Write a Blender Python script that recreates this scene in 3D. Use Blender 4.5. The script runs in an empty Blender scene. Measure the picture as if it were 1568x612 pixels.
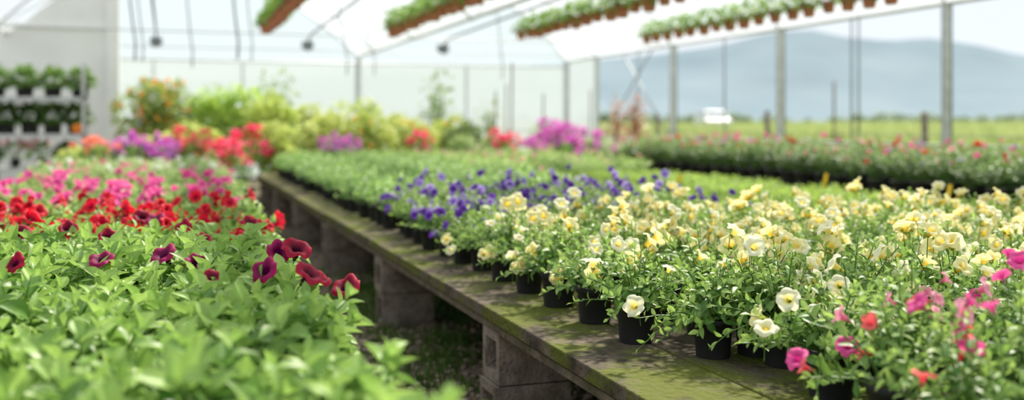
import bpy, math, random
import numpy as np
from mathutils import Vector, Matrix, noise
scene = bpy.context.scene
rnd = random.Random(7)
A = math.atan(644/1867.0)
CA, SA = math.cos(A), math.sin(A)
def depth(x, y): return x*SA + y*CA

# ---------------------------------------------------------------- materials
def newmat(name):
    m = bpy.data.materials.new(name); m.use_nodes = True
    nt = m.node_tree; nt.nodes.clear()
    out = nt.nodes.new('ShaderNodeOutputMaterial')
    return m, nt, out
def principled(nt, **kw):
    p = nt.nodes.new('ShaderNodeBsdfPrincipled')
    for k, v in kw.items():
        p.inputs[k].default_value = v
    return p
def noisemat(name, c1, c2, scale=8, rough=0.8, bump=0.3, c3=None, scale3=1.5, thr=(0.5, 0.62), detail=6, metallic=0.0, bscale=None):
    m, nt, out = newmat(name)
    tc = nt.nodes.new('ShaderNodeTexCoord')
    n = nt.nodes.new('ShaderNodeTexNoise'); n.inputs['Scale'].default_value = scale; n.inputs['Detail'].default_value = detail
    nt.links.new(tc.outputs['Object'], n.inputs['Vector'])
    r = nt.nodes.new('ShaderNodeValToRGB')
    r.color_ramp.elements[0].position = 0.35; r.color_ramp.elements[1].position = 0.68
    r.color_ramp.elements[0].color = (*c1, 1); r.color_ramp.elements[1].color = (*c2, 1)
    nt.links.new(n.outputs['Fac'], r.inputs['Fac'])
    p = principled(nt, Roughness=rough, Metallic=metallic)
    if rough > 0.85: p.inputs['Specular IOR Level'].default_value = 0.15
    col = r.outputs['Color']
    if c3 is not None:
        n3 = nt.nodes.new('ShaderNodeTexNoise'); n3.inputs['Scale'].default_value = scale3; n3.inputs['Detail'].default_value = 8
        n3.inputs['Roughness'].default_value = 0.65
        nt.links.new(tc.outputs['Object'], n3.inputs['Vector'])
        r3 = nt.nodes.new('ShaderNodeValToRGB')
        r3.color_ramp.elements[0].position = thr[0]; r3.color_ramp.elements[1].position = thr[1]
        nt.links.new(n3.outputs['Fac'], r3.inputs['Fac'])
        mx = nt.nodes.new('ShaderNodeMix'); mx.data_type = 'RGBA'
        nt.links.new(r3.outputs['Color'], mx.inputs['Factor'])
        nt.links.new(col, mx.inputs['A']); mx.inputs['B'].default_value = (*c3, 1)
        col = mx.outputs['Result']
    nt.links.new(col, p.inputs['Base Color'])
    if bump:
        b = nt.nodes.new('ShaderNodeBump'); b.inputs['Strength'].default_value = bump; b.inputs['Distance'].default_value = 0.02
        nb = nt.nodes.new('ShaderNodeTexNoise'); nb.inputs['Scale'].default_value = bscale or scale*3; nb.inputs['Detail'].default_value = 8
        nt.links.new(tc.outputs['Object'], nb.inputs['Vector'])
        nt.links.new(nb.outputs['Fac'], b.inputs['Height']); nt.links.new(b.outputs['Normal'], p.inputs['Normal'])
    nt.links.new(p.outputs['BSDF'], out.inputs['Surface'])
    return m
def organic(name, rough, spec, trans, nscale=60):
    m, nt, out = newmat(name)
    at = nt.nodes.new('ShaderNodeAttribute'); at.attribute_name = 'col'
    tc = nt.nodes.new('ShaderNodeTexCoord')
    n = nt.nodes.new('ShaderNodeTexNoise'); n.inputs['Scale'].default_value = nscale; n.inputs['Detail'].default_value = 3
    nt.links.new(tc.outputs['Object'], n.inputs['Vector'])
    mr = nt.nodes.new('ShaderNodeMapRange'); mr.inputs['To Min'].default_value = 0.70; mr.inputs['To Max'].default_value = 1.25
    nt.links.new(n.outputs['Fac'], mr.inputs['Value'])
    mul = nt.nodes.new('ShaderNodeVectorMath'); mul.operation = 'SCALE'
    nt.links.new(at.outputs['Color'], mul.inputs[0]); nt.links.new(mr.outputs['Result'], mul.inputs['Scale'])
    p = principled(nt, Roughness=rough); p.inputs['Specular IOR Level'].default_value = spec
    t = nt.nodes.new('ShaderNodeBsdfTranslucent')
    nt.links.new(mul.outputs[0], p.inputs['Base Color']); nt.links.new(mul.outputs[0], t.inputs['Color'])
    mx = nt.nodes.new('ShaderNodeMixShader'); mx.inputs[0].default_value = trans
    nt.links.new(p.outputs[0], mx.inputs[1]); nt.links.new(t.outputs[0], mx.inputs[2])
    nt.links.new(mx.outputs[0], out.inputs['Surface'])
    return m
M_LEAF = organic('leaf_tissue', 0.42, 0.4, 0.42)
M_PETAL = organic('petal_tissue', 0.6, 0.2, 0.38, nscale=40)
M_BLACKPOT = noisemat('black_plastic_pot', (0.006, 0.006, 0.007), (0.014, 0.013, 0.013), 20, 0.75, 0.05)
M_TERRA = noisemat('terracotta', (0.38, 0.115, 0.055), (0.50, 0.18, 0.09), 12, 0.75, 0.1)
M_SOIL = noisemat('potting_soil', (0.02, 0.013, 0.008), (0.06, 0.04, 0.025), 90, 0.95, 0.6)
M_WOOD = noisemat('mossy_bench_slab', (0.032, 0.025, 0.017), (0.135, 0.107, 0.078), 7, 0.9, 0.9, c3=(0.082, 0.096, 0.013), scale3=3.6, thr=(0.44, 0.56), bscale=40)
M_EDGE = noisemat('weathered_bench_edge', (0.08, 0.065, 0.045), (0.18, 0.15, 0.11), 14, 0.9, 0.8, c3=(0.05, 0.055, 0.02), scale3=7, thr=(0.5, 0.62), bscale=60)
M_BLOCK = noisemat('concrete_block', (0.15, 0.125, 0.10), (0.30, 0.255, 0.205), 14, 0.95, 0.9, c3=(0.09, 0.072, 0.048), scale3=4, thr=(0.5, 0.7), bscale=70)
M_GROUND = noisemat('gravel_soil', (0.08, 0.06, 0.04), (0.26, 0.20, 0.15), 22, 0.95, 0.9, c3=(0.045, 0.068, 0.017), scale3=1.1, thr=(0.50, 0.64), bscale=40)
M_PEB = noisemat('pebble_stone', (0.22, 0.16, 0.115), (0.50, 0.40, 0.31), 14, 0.9, 0.3)
M_FIELD = noisemat('meadow', (0.17, 0.25, 0.05), (0.36, 0.40, 0.13), 0.35, 0.95, 0.0, c3=(0.13, 0.24, 0.045), scale3=0.06)
M_STEEL = noisemat('galvanised_steel', (0.42, 0.43, 0.43), (0.55, 0.56, 0.56), 10, 0.5, 0.05, metallic=0.2)
M_DARKPIPE = noisemat('dark_pipe', (0.13, 0.15, 0.17), (0.19, 0.21, 0.23), 10, 0.5, 0.05)
M_WHITE = noisemat('white_panel', (0.76, 0.76, 0.73), (0.84, 0.84, 0.81), 1.5, 0.6, 0.03)
M_POSTWOOD = noisemat('fence_wood', (0.10, 0.08, 0.06), (0.24, 0.19, 0.15), 12, 0.9, 0.4)
M_TAG = noisemat('yellow_tag_plastic', (0.85, 0.50, 0.02), (0.9, 0.58, 0.03), 10, 0.4, 0)
M_BARK = noisemat('bark', (0.10, 0.07, 0.045), (0.2, 0.15, 0.10), 20, 0.9, 0.5)
M_CARW = noisemat('car_paint', (0.5, 0.5, 0.5), (0.55, 0.55, 0.55), 5, 0.3, 0)
M_CARG = noisemat('car_glass', (0.16, 0.20, 0.24), (0.22, 0.26, 0.30), 5, 0.1, 0)
def filmmat(name, transp, tint, dif=0.35):
    m, nt, out = newmat(name)
    tc = nt.nodes.new('ShaderNodeTexCoord')
    n = nt.nodes.new('ShaderNodeTexNoise'); n.inputs['Scale'].default_value = 0.9; n.inputs['Detail'].default_value = 5
    nt.links.new(tc.outputs['Object'], n.inputs['Vector'])
    mr = nt.nodes.new('ShaderNodeMapRange'); mr.inputs['To Min'].default_value = max(0, 1-transp-0.12); mr.inputs['To Max'].default_value = min(1, 1-transp+0.12)
    nt.links.new(n.outputs['Fac'], mr.inputs['Value'])
    tr = nt.nodes.new('ShaderNodeBsdfTransparent')
    tl = nt.nodes.new('ShaderNodeBsdfTranslucent'); tl.inputs['Color'].default_value = (*tint, 1)
    df = nt.nodes.new('ShaderNodeBsdfDiffuse'); df.inputs['Color'].default_value = (*tint, 1)
    m1 = nt.nodes.new('ShaderNodeMixShader'); m1.inputs[0].default_value = dif
    nt.links.new(tl.outputs[0], m1.inputs[1]); nt.links.new(df.outputs[0], m1.inputs[2])
    m2 = nt.nodes.new('ShaderNodeMixShader')
    nt.links.new(mr.outputs['Result'], m2.inputs[0])
    nt.links.new(tr.outputs[0], m2.inputs[1]); nt.links.new(m1.outputs[0], m2.inputs[2])
    nt.links.new(m2.outputs[0], out.inputs['Surface'])
    return m
M_ROOF = filmmat('roof_film', 0.66, (0.66, 0.70, 0.73))
M_FILMUP = filmmat('gable_film', 0.55, (0.50, 0.59, 0.68), 0.5)
M_FILMLOW = filmmat('end_wall_film', 0.10, (0.50, 0.55, 0.605), 0.5)

# ---------------------------------------------------------------- mesh builder
class MB:
    def __init__(s): s.v = []; s.f = []; s.m = []; s.c = []; s.n = 0
    def add(s, verts, faces, mat=0, cols=(1, 1, 1)):
        verts = np.asarray(verts, dtype=float)
        k = len(verts)
        s.v.append(verts)
        o = s.n
        s.f.extend([tuple(i+o for i in f) for f in faces])
        s.m.extend([mat]*len(faces))
        c = np.asarray(cols, dtype=float)
        if c.ndim == 1: c = np.tile(c, (k, 1))
        s.c.append(c); s.n += k
    def mesh(s, name, mats, smooth=True):
        me = bpy.data.meshes.new(name)
        V = np.concatenate(s.v)
        me.from_pydata(V.tolist(), [], s.f)
        for m in mats: me.materials.append(m)
        me.polygons.foreach_set('material_index', s.m)
        me.polygons.foreach_set('use_smooth', [smooth]*len(s.f))
        ca = me.color_attributes.new('col', 'FLOAT_COLOR', 'POINT')
        C = np.ones((s.n, 4)); C[:, :3] = np.clip(np.concatenate(s.c), 0, 1)
        ca.data.foreach_set('color', C.ravel())
        me.update()
        return me
    def obj(s, name, mats, smooth=True, parent=None, loc=None):
        me = s.mesh(name, mats, smooth)
        o = bpy.data.objects.new(name, me); scene.collection.objects.link(o)
        if parent: o.parent = parent
        if loc: o.location = loc
        return o
def empty(name, loc=(0, 0, 0)):
    e = bpy.data.objects.new(name, None); scene.collection.objects.link(e); e.location = loc
    e.empty_display_size = 0.1
    return e
def nrm(a):
    a = np.asarray(a, float); l = np.linalg.norm(a)
    return a/l if l > 1e-9 else np.array([0, 0, 1.0])
def frame(d, n):
    y = nrm(d); x = np.cross(y, n)
    if np.linalg.norm(x) < 1e-4: x = np.cross(y, [1, 0.1, 0])
    x = nrm(x); z = np.cross(x, y)
    return np.stack([x, y, z])  # rows
def box(mb, x0, x1, y0, y1, z0, z1, mat=0, col=(1, 1, 1)):
    v = [(x0,y0,z0),(x1,y0,z0),(x1,y1,z0),(x0,y1,z0),(x0,y0,z1),(x1,y0,z1),(x1,y1,z1),(x0,y1,z1)]
    f = [(0,3,2,1),(4,5,6,7),(0,1,5,4),(1,2,6,5),(2,3,7,6),(3,0,4,7)]
    mb.add(v, f, mat, col)
def tube(mb, pts, r, mat=0, col=(1, 1, 1), n=6, cap=True):
    pts = [np.asarray(p, float) for p in pts]
    rs = r if hasattr(r, '__len__') else [r]*len(pts)
    V = []
    for i, p in enumerate(pts):
        t = nrm(pts[min(i+1, len(pts)-1)] - pts[max(i-1, 0)])
        h = np.array([0, 0, 1.0]) if abs(t[2]) < 0.9 else np.array([1.0, 0, 0])
        a = nrm(np.cross(t, h)); b = np.cross(t, a)
        for k in range(n):
            th = 2*math.pi*k/n
            V.append(p + rs[i]*(a*math.cos(th)+b*math.sin(th)))
    F = []
    for i in range(len(pts)-1):
        for k in range(n):
            F.append((i*n+k, i*n+(k+1) % n, (i+1)*n+(k+1) % n, (i+1)*n+k))
    if cap:
        F.append(tuple(range(n))[::-1]); F.append(tuple((len(pts)-1)*n+k for k in range(n)))
    mb.add(V, F, mat, col)
def revolve(mb, prof, mat=0, col=(1, 1, 1), n=24, org=(0, 0, 0)):
    V = []
    for (r, z) in prof:
        for k in range(n):
            th = 2*math.pi*k/n
            V.append((org[0]+r*math.cos(th), org[1]+r*math.sin(th), org[2]+z))
    F = []
    for i in range(len(prof)-1):
        for k in range(n):
            F.append((i*n+k, i*n+(k+1) % n, (i+1)*n+(k+1) % n, (i+1)*n+k))
    mb.add(V, F, mat, col)
def disc(mb, r, z, mat, n=24):
    V = [(r*math.cos(2*math.pi*k/n), r*math.sin(2*math.pi*k/n), z) for k in range(n)]
    mb.add(V, [tuple(range(n))], mat)
def pot(mb, rt=0.066, rb=0.05, h=0.125, mat=2, soil=3):
    revolve(mb, [(0.001, 0.0), (rb, 0.0), (rb+0.002, 0.004), (rt-0.006, h-0.022), (rt, h-0.02), (rt+0.002, h-0.002), (rt-0.001, h), (rt-0.004, h-0.004), (rt-0.006, h-0.02)], mat)
    disc(mb, rt-0.005, h-0.015, soil)

# leaf templates
def leaf_tpl(shape='ovate', nc=4, nr=7, fold=0.18, curl=0.25, wid=0.55):
    V = []; tt = []
    for i in range(nr+1):
        t = i/nr
        if shape == 'ovate':
            w = 0.10 if t < 0.12 else math.sin(math.pi*min(1, ((t-0.08)/0.92))**0.80)**0.85
            w = max(w, 0.05 if t < 0.5 else 0.01)
        else:
            w = max(0.04, math.sin(math.pi*t**0.9))
        for j in range(nc+1):
            u = j/nc*2-1
            x = u*w*wid/2
            z = abs(u)*w*fold*wid - curl*t*t + 0.02*math.sin(9*t+2*u)*abs(u)
            V.append((x, t, z)); tt.append((t, abs(u)))
    F = []
    for i in range(nr):
        for j in range(nc):
            a = i*(nc+1)+j
            F.append((a, a+1, a+nc+2, a+nc+1))
    return np.array(V), F, np.array(tt)
L_BIG = [leaf_tpl('ovate', 4, 7, f, c, w) for f, c, w in ((0.2, 0.1, .56), (.35, 0.25, .62), (.25, 0.45, .5), (.4, .05, .6))]
L_SM = [leaf_tpl('ovate', 2, 4, 0.25, c, 0.48) for c in (0.05, 0.3)]
L_TINY = [leaf_tpl('ovate', 2, 3, 0.2, 0.15, 0.7)]
def put_leaf(mb, tpl, pos, d, n, L, col, mat=0):
    V, F, T = tpl
    R = frame(d, n)
    W = (V*L) @ R + pos
    col = np.asarray(col)
    # paler midrib and base (real leaf markings)
    k = 1 + 0.25*(1-np.minimum(1, T[:, 1]*2))[:, None] - 0.08*T[:, :1]
    mb.add(W, F, mat, col*k)
# petunia flower
def flower_tpl(R=0.032, tube_l=0.032, seg=30, seed=0, open_=1.0):
    r_ = random.Random(seed); ph = r_.random()*6
    prof = [(0.003, -tube_l), (0.006, -tube_l*0.55), (0.008, -tube_l*0.25), (R*0.34, -0.004), (R*0.60, 0.003), (R*0.84, 0.005), (R, 0.001)]
    V = []; T = []
    for i, (r, z) in enumerate(prof):
        s = i/(len(prof)-1)
        k = max(0, (s-0.45)/0.55)
        for j in range(seg):
            th = 2*math.pi*j/seg
            lobe = 1-0.17*k*(1-abs(math.cos(2.5*th))**0.6)
            rr = r*lobe*(1+0.04*k*math.sin(7*th+ph))
            if s > 0.45: rr = rr*(0.70+0.30*open_)
            zz = z + k*R*(0.12*math.sin(5*th+ph)+0.07*math.sin(3*th+ph*2)+.07*math.sin(2*th+ph*3)) + (1-open_)*k*R*0.6 - k*k*R*0.1*open_
            V.append((rr*math.cos(th), rr*math.sin(th), zz)); T.append((s, th))
    F = []
    for i in range(len(prof)-1):
        for j in range(seg):
            F.append((i*seg+j, i*seg+(j+1) % seg, (i+1)*seg+(j+1) % seg, (i+1)*seg+j))
    return np.array(V), F, np.array(T)
FT = [flower_tpl(seed=i, open_=o) for i, o in enumerate((1.0, 0.95, 0.85, 0.6, 1.0, 0.9))]
def put_flower(mb, pos, axis, size, cfun, mat=1, tpl=None, rg=rnd, stem=True):
    V, F, T = tpl or rg.choice(FT)
    z = nrm(axis); h = np.array([rg.uniform(-1, 1), rg.uniform(-1, 1), rg.uniform(-1, 1)])
    x = nrm(np.cross(h, z)); y = np.cross(z, x)
    W = (V*size/0.032) @ np.stack([x, y, z]) + pos
    mb.add(W, F, mat, np.array([cfun(s, th, rg) for s, th in T]))
    if stem:
        b = np.asarray(pos)-z*size
        tube(mb, [b-z*0.01-np.array([0, 0, 0.05]), b], 0.0015, 0, (0.12, 0.26, 0.04), 4, False)
        for k in range(5):
            a = 2*math.pi*k/5
            d = z*0.8+(x*math.cos(a)+y*math.sin(a))*0.45
            put_leaf(mb, L_TINY[0], b, d, z, size*0.5, (0.14, 0.30, 0.05))
def mixc(a, b, t): return tuple(a[i]*(1-t)+b[i]*t for i in range(3))
def cf(limb, throat, t0=0.5, t1=0.8, vein=0.0, veinc=None):
    def f(s, th, rg):
        t = min(1, max(0, (s-t0)/(t1-t0)))
        c = mixc(throat, limb, t)
        if vein:
            v = vein*(abs(math.cos(2.5*th))**8)*(1-max(0, (s-0.8)/0.2))
            c = mixc(c, veinc, v)
        return c
    return f
C_YEL = cf((0.90, 0.84, 0.42), (0.80, 0.56, 0.05), 0.36, 0.66)
C_YELP = cf((0.90, 0.88, 0.62), (0.82, 0.66, 0.13), 0.36, 0.66)
C_BURG = cf((0.44, 0.005, 0.035), (0.03, 0.0, 0.012), 0.42, 0.85, 0.5, (0.10, 0, 0.02))
C_MAGD = cf((0.38, 0.006, 0.09), (0.05, 0.0, 0.03), 0.42, 0.85, 0.4, (0.1, 0, 0.04))
C_RED = cf((0.72, 0.010, 0.03), (0.3, 0.0, 0.02), 0.4, 0.7)
C_PINK = cf((0.88, 0.10, 0.36), (0.55, 0.02, 0.2), 0.4, 0.7)
C_LPINK = cf((0.90, 0.38, 0.48), (0.8, 0.15, 0.3), 0.4, 0.75)
C_SALM = cf((0.88, 0.15, 0.13), (0.7, 0.05, 0.08), 0.4, 0.75)
C_PUR = cf((0.15, 0.045, 0.42), (0.03, 0.005, 0.12), 0.42, 0.7)
C_LAV = cf((0.42, 0.32, 0.72), (0.14, 0.04, 0.38), 0.42, 0.7)
C_WHT = cf((0.85, 0.85, 0.85), (0.8, 0.85, 0.5), 0.42, 0.6)

def plant(seed, R=0.17, H=0.15, shoots=22, nleaf=9, L=0.055, g1=(0.16, 0.36, 0.07), g2=(0.30, 0.52, 0.12), tpls=L_BIG,
          flowers=(), nfl=0, fsize=0.03, ph=0.125, droop=0.55, potmat=M_BLACKPOT, name='plant', potr=0.066, fl_lift=0.015, up=0.3, jr=0.2, jz=0.025):
    rg = random.Random(seed)
    mb = MB()
    pot(mb, potr, potr*0.78, ph)
    tips = []
    for k in range(shoots):
        a = k*2.39996+rg.uniform(-.4, .4); q = math.sqrt((k+0.5)/shoots)
        r = R*q*rg.uniform(1-jr, 1+jr*.8)
        tip = np.array([r*math.cos(a), r*math.sin(a), max(.035, ph + H*(1-droop*q*q)+rg.uniform(-jz, jz*1.3))])
        tips.append(tip)
        base = np.array([potr*0.5*q*math.cos(a), potr*0.5*q*math.sin(a), ph-0.01])
        mid = base*0.45+tip*0.55; mid[2] = max(base[2]+(tip[2]-base[2])*0.65+0.02*q, ph+.03); mid[:2] *= 0.9
        def B(t): return (1-t)**2*base+2*t*(1-t)*mid+t*t*tip
        tube(mb, [B(t) for t in (0, .35, .7, 1)], [0.003, 0.0025, 0.002, 0.001], 0, (0.14, 0.26, 0.05), 4, False)
        ro = rg.uniform(0, 6)
        sc = rg.uniform(0.75, 1.2)
        for j in range(nleaf):
            tt = (j+0.5)/nleaf
            t = 0.3+0.7*tt
            p = B(t); T = nrm(B(min(1, t+0.02))-B(t-0.03)); T = nrm(T+np.array([0, 0, up+0.3*tt]))
            x = nrm(np.cross(T, [0.3, 1, 0.2])); y = np.cross(T, x)
            an = ro+j*2.4
            pr = x*math.cos(an)+y*math.sin(an)
            e = math.radians(5+52*tt+rg.uniform(-18, 18))
            d = pr*math.cos(e)+T*math.sin(e)
            mixg = min(1, max(0, 0.75*tt+rg.uniform(-.25, .4)))  # inner leaves darker: shade among the foliage put into the leaf colour
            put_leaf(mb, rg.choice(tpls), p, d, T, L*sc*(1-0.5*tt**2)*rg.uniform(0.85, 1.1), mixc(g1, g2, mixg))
    for k in range(nfl):
        tp = rg.choice(tips); q = math.hypot(tp[0], tp[1])/R
        a = math.atan2(tp[1], tp[0])
        ax = np.array([math.cos(a)*q*1.1+rg.uniform(-.7, .7), math.sin(a)*q*1.1+rg.uniform(-.7, .7), 0.5])
        p = tp+np.array([rg.uniform(-.03, .03), rg.uniform(-.03, .03), fl_lift+rg.uniform(-0.01, 0.03)])
        put_flower(mb, p, ax, fsize*rg.uniform(0.75, 1.15), rg.choice(flowers), rg=rg)
    return mb.mesh(name, [M_LEAF, M_PETAL, potmat, M_SOIL])

def umbel_plant(seed, H=0.35, R=0.2, nb=9, colr=(0.75, 0.02, 0.05), colr2=None, g1=(0.10, 0.25, 0.04), g2=(0.27, 0.46, 0.09), name='geranium', ph=0.15, nl=150, br=0.045, potmat=M_BLACKPOT):
    rg = random.Random(seed); mb = MB(); pot(mb, 0.085, 0.065, ph)
    for k in range(nl):
        a = rg.uniform(0, 6.28); el = rg.uniform(-0.1, 1.4); q = rg.uniform(0.55, 1)**0.5
        d = np.array([math.cos(a)*math.cos(el), math.sin(a)*math.cos(el), math.sin(el)])
        p = d*np.array([R, R, H*0.75])*q+np.array([0, 0, ph])
        dd = nrm(d+np.array([rg.uniform(-.6, .6), rg.uniform(-.6, .6), rg.uniform(-.5, .4)]))
        put_leaf(mb, L_SM[k % 2], p, dd, nrm(d+np.array([0, 0, 0.5])), rg.uniform(0.05, 0.08), mixc(g1, g2, rg.random()))
    for k in range(12):
        a = rg.uniform(0, 6.28)
        tube(mb, [(0, 0, ph-0.01), (R*0.5*math.cos(a), R*0.5*math.sin(a), ph+H*0.5)], 0.004, 0, (0.15, 0.25, 0.08), 4, False)
    for k in range(nb):
        a = rg.uniform(0, 6.28); q = math.sqrt(rg.random())
        c = np.array([R*q*math.cos(a), R*q*math.sin(a), ph+H*(1.0-0.4*q*q)+rg.uniform(-.08, .05)])
        tube(mb, [(c[0]*0.6, c[1]*0.6, ph+H*0.3), c], 0.002, 0, (0.2, 0.35, 0.1), 4, False)
        for j in range(22):
            v = nrm([rg.gauss(0, 1), rg.gauss(0, 1), rg.gauss(0.3, 1)])
            cc = colr if (colr2 is None or rg.random() < 0.6) else colr2
            put_leaf(mb, L_TINY[0], c+v*br*0.35, nrm(v+np.array([rg.uniform(-.4, .4)]*3)), np.array([0, 0, 1.0]), br*rg.uniform(0.7, 1), mixc(cc, (cc[0], cc[1]*1.3+.02, cc[2]*1.2+.02), rg.random()), 1)
    return mb.mesh(name, [M_LEAF, M_PETAL, potmat, M_SOIL])

# ---------------------------------------------------------------- scatter by geometry nodes
def scatter(name, meshes, pts):
    """pts: (x,y,z,rx,ry,rz,scale)"""
    col = bpy.data.collections.new(name+'_parts')
    for i, me in enumerate(meshes):
        o = bpy.data.objects.new(me.name, me); col.objects.link(o)
    me = bpy.data.meshes.new(name)
    me.from_pydata([p[:3] for p in pts], [], [])
    a = me.attributes.new('rot', 'FLOAT_VECTOR', 'POINT'); a.data.foreach_set('vector', np.array([p[3:6] for p in pts], dtype=np.float32).ravel())
    a = me.attributes.new('scl', 'FLOAT', 'POINT'); a.data.foreach_set('value', np.array([p[6] for p in pts], dtype=np.float32))
    r_ = random.Random(len(pts))
    a = me.attributes.new('idx', 'INT', 'POINT'); a.data.foreach_set('value', np.array([r_.randrange(len(meshes)) for p in pts], dtype=np.int32))
    ob = bpy.data.objects.new(name, me); scene.collection.objects.link(ob)
    ng = bpy.data.node_groups.new(name+'_nodes', 'GeometryNodeTree')
    ng.interface.new_socket('Geometry', in_out='INPUT', socket_type='NodeSocketGeometry')
    ng.interface.new_socket('Geometry', in_out='OUTPUT', socket_type='NodeSocketGeometry')
    gi = ng.nodes.new('NodeGroupInput'); go = ng.nodes.new('NodeGroupOutput')
    ip = ng.nodes.new('GeometryNodeInstanceOnPoints')
    ci = ng.nodes.new('GeometryNodeCollectionInfo')
    ci.inputs['Collection'].default_value = col
    ci.inputs['Separate Children'].default_value = True; ci.inputs['Reset Children'].default_value = True
    ip.inputs['Pick Instance'].default_value = True
    def na(nm, ty):
        n = ng.nodes.new('GeometryNodeInputNamedAttribute'); n.data_type = ty; n.inputs['Name'].default_value = nm
        return [s for s in n.outputs if s.enabled and s.name == 'Attribute'][0]
    L = ng.links.new
    L(gi.outputs[0], ip.inputs['Points']); L(ci.outputs[0], ip.inputs['Instance'])
    L(na('idx', 'INT'), ip.inputs['Instance Index']); L(na('rot', 'FLOAT_VECTOR'), ip.inputs['Rotation']); L(na('scl', 'FLOAT'), ip.inputs['Scale'])
    L(ip.outputs[0], go.inputs[0])
    md = ob.modifiers.new('instances', 'NODES'); md.node_group = ng
    return ob
def grid(x0, x1, y0, y1, sx, sy, z, jit=0.03, cond=None, s=(0.88, 1.12), seed=1):
    rg = random.Random(seed); out = []
    nx = int((x1-x0)/sx+1e-6)+1; ny = int((y1-y0)/sy)+1
    for i in range(nx):
        for j in range(ny):
            x = x0+i*sx+rg.uniform(-jit, jit); y = y0+j*sy+(sy/2 if i % 2 else 0)+rg.uniform(-jit, jit)
            if cond and not cond(x, y): continue
            out.append((x, y, z, 0, 0, rg.uniform(0, 6.28), rg.uniform(*s)))
    return out

BZ = 0.48
# ---------------------------------------------------------------- plants: left bench
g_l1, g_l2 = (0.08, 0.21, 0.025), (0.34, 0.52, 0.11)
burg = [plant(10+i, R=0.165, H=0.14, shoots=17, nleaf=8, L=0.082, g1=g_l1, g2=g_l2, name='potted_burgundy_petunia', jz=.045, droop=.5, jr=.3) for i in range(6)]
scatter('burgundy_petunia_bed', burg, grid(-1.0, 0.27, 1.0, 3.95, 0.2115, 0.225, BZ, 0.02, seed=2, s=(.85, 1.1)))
fm = []
for i, c in enumerate([C_BURG, C_BURG, C_MAGD]):
    mb = MB(); put_flower(mb, np.array([0, 0, 0.0]), (0, 0, 1), 0.042, c, tpl=FT[[0, 1, 4][i]]); fm.append(mb.mesh('burgundy_petunia_bloom', [M_LEAF, M_PETAL]))
bl = [(-.015, 3.05, .80, 1), (.107, 2.69, .78, .8), (.24, 2.71, .79, .95), (.35, 2.91, .82, 1.1), (.30, 2.93, .81, .9), (.339, 2.55, .80, 1.05), (.36, 2.60, .78, 1.0), (.44, 2.62, .75, 1.0),
      (-.182, 3.08, .79, .9), (-.411, 3.11, .785, .8), (.073, 2.95, .785, .8), (-.1, 4.3, .80, 1.), (-.05, 4.2, .80, 1.), (.3, 4.0, .79, 1), (-.5, 3.9, .79, 1), (-.2, 3.7, .79, .8), (.12, 3.6, .78, .7), (.05, 3.9, .79, .9), (-.35, 4.0, .79, .9)]
pts = []
for (x, y, z, s) in bl:
    rx = rnd.uniform(0.4, 1.1); rz = rnd.uniform(-1.0, 1.0)
    pts.append((x, y, z, rx, 0, rz, s))
scatter('burgundy_petunia_blooms', fm, pts)
reds = [plant(30+i, R=0.16, H=0.13, shoots=16, nleaf=8, L=0.06, g1=g_l1, g2=g_l2, flowers=[C_RED, C_RED, C_RED, C_BURG], nfl=n, fsize=0.037, name='potted_red_petunia', fl_lift=.03) for i, n in enumerate((5, 4, 8))]
scatter('red_petunia_bed', reds, grid(-0.98, 0.34, 4.2, 5.6, 0.22, 0.25, BZ, 0.03, seed=3))
pinks = [plant(40+i, R=0.16, H=0.14, shoots=16, nleaf=8, L=0.06, g1=(0.12, 0.26, 0.05), g2=(0.40, 0.55, 0.17), flowers=[C_PINK], nfl=n, fsize=0.042, name='potted_pink_petunia', fl_lift=.03) for i, n in enumerate((4, 1, 1))]
scatter('pink_petunia_bed', pinks, grid(-0.98, 0.34, 5.8, 8.6, 0.22, 0.26, BZ, 0.03, seed=4))
mixp = [plant(45+i, R=0.17, H=0.17, shoots=15, nleaf=8, L=0.06, g1=(0.15, 0.28, 0.07), g2=(0.45, 0.58, 0.22), flowers=[C_LPINK, C_PINK, C_WHT], nfl=n, fsize=0.03, name='potted_mixed_petunia') for i, n in enumerate((3, 1))]
scatter('mixed_petunia_bed', mixp, grid(-1.0, 0.36, 8.8, 11.6, 0.225, 0.28, BZ, 0.03, seed=5))
gR = [umbel_plant(60+i, 0.48, 0.22, 9, (0.80, 0.03, 0.08), (0.86, 0.10, 0.24), name='potted_red_geranium', br=0.065) for i in range(2)]
gP = [umbel_plant(64+i, 0.42, 0.24, 13, (0.45, 0.09, 0.50), (0.76, 0.12, 0.42), name='potted_purple_verbena', br=0.06) for i in range(2)]
gS = [umbel_plant(68, 0.42, 0.2, 8, (0.88, 0.22, 0.13), (.88, .26, .24), name='potted_salmon_geranium', br=0.06)]
gW = [umbel_plant(70, 0.34, 0.24, 9, (0.88, 0.55, 0.55), (0.85, 0.22, 0.32), name='potted_pink_geranium', br=0.06)]
def pp(l, z=BZ): return [(x, y, z, 0, 0, rnd.uniform(0, 6), s) for x, y, s in l]
scatter('red_geraniums', gR, pp([(0.34, 12.5, .95), (.10, 12.6, 1.0)])+pp([(.66, 13.7, 1.6), (1.02, 14.6, 1.75), (.6, 14.5, 1.5)], 0))
scatter('purple_verbenas', gP, pp([(-0.36, 11.9, .95), (-0.15, 12.2, .95), (-.02, 11.9, .85), (-.5, 12.5, .95)]))
scatter('salmon_geraniums', gS, pp([(-0.70, 11.7, .95), (-0.85, 12.2, .95), (.26, 11.95, .95)]))
scatter('pink_geraniums', gW+gR[:1], grid(-2.9, -1.6, 7.2, 11.4, 0.34, 0.36, BZ, 0.03, seed=9, s=(0.72, .92)))

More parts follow.
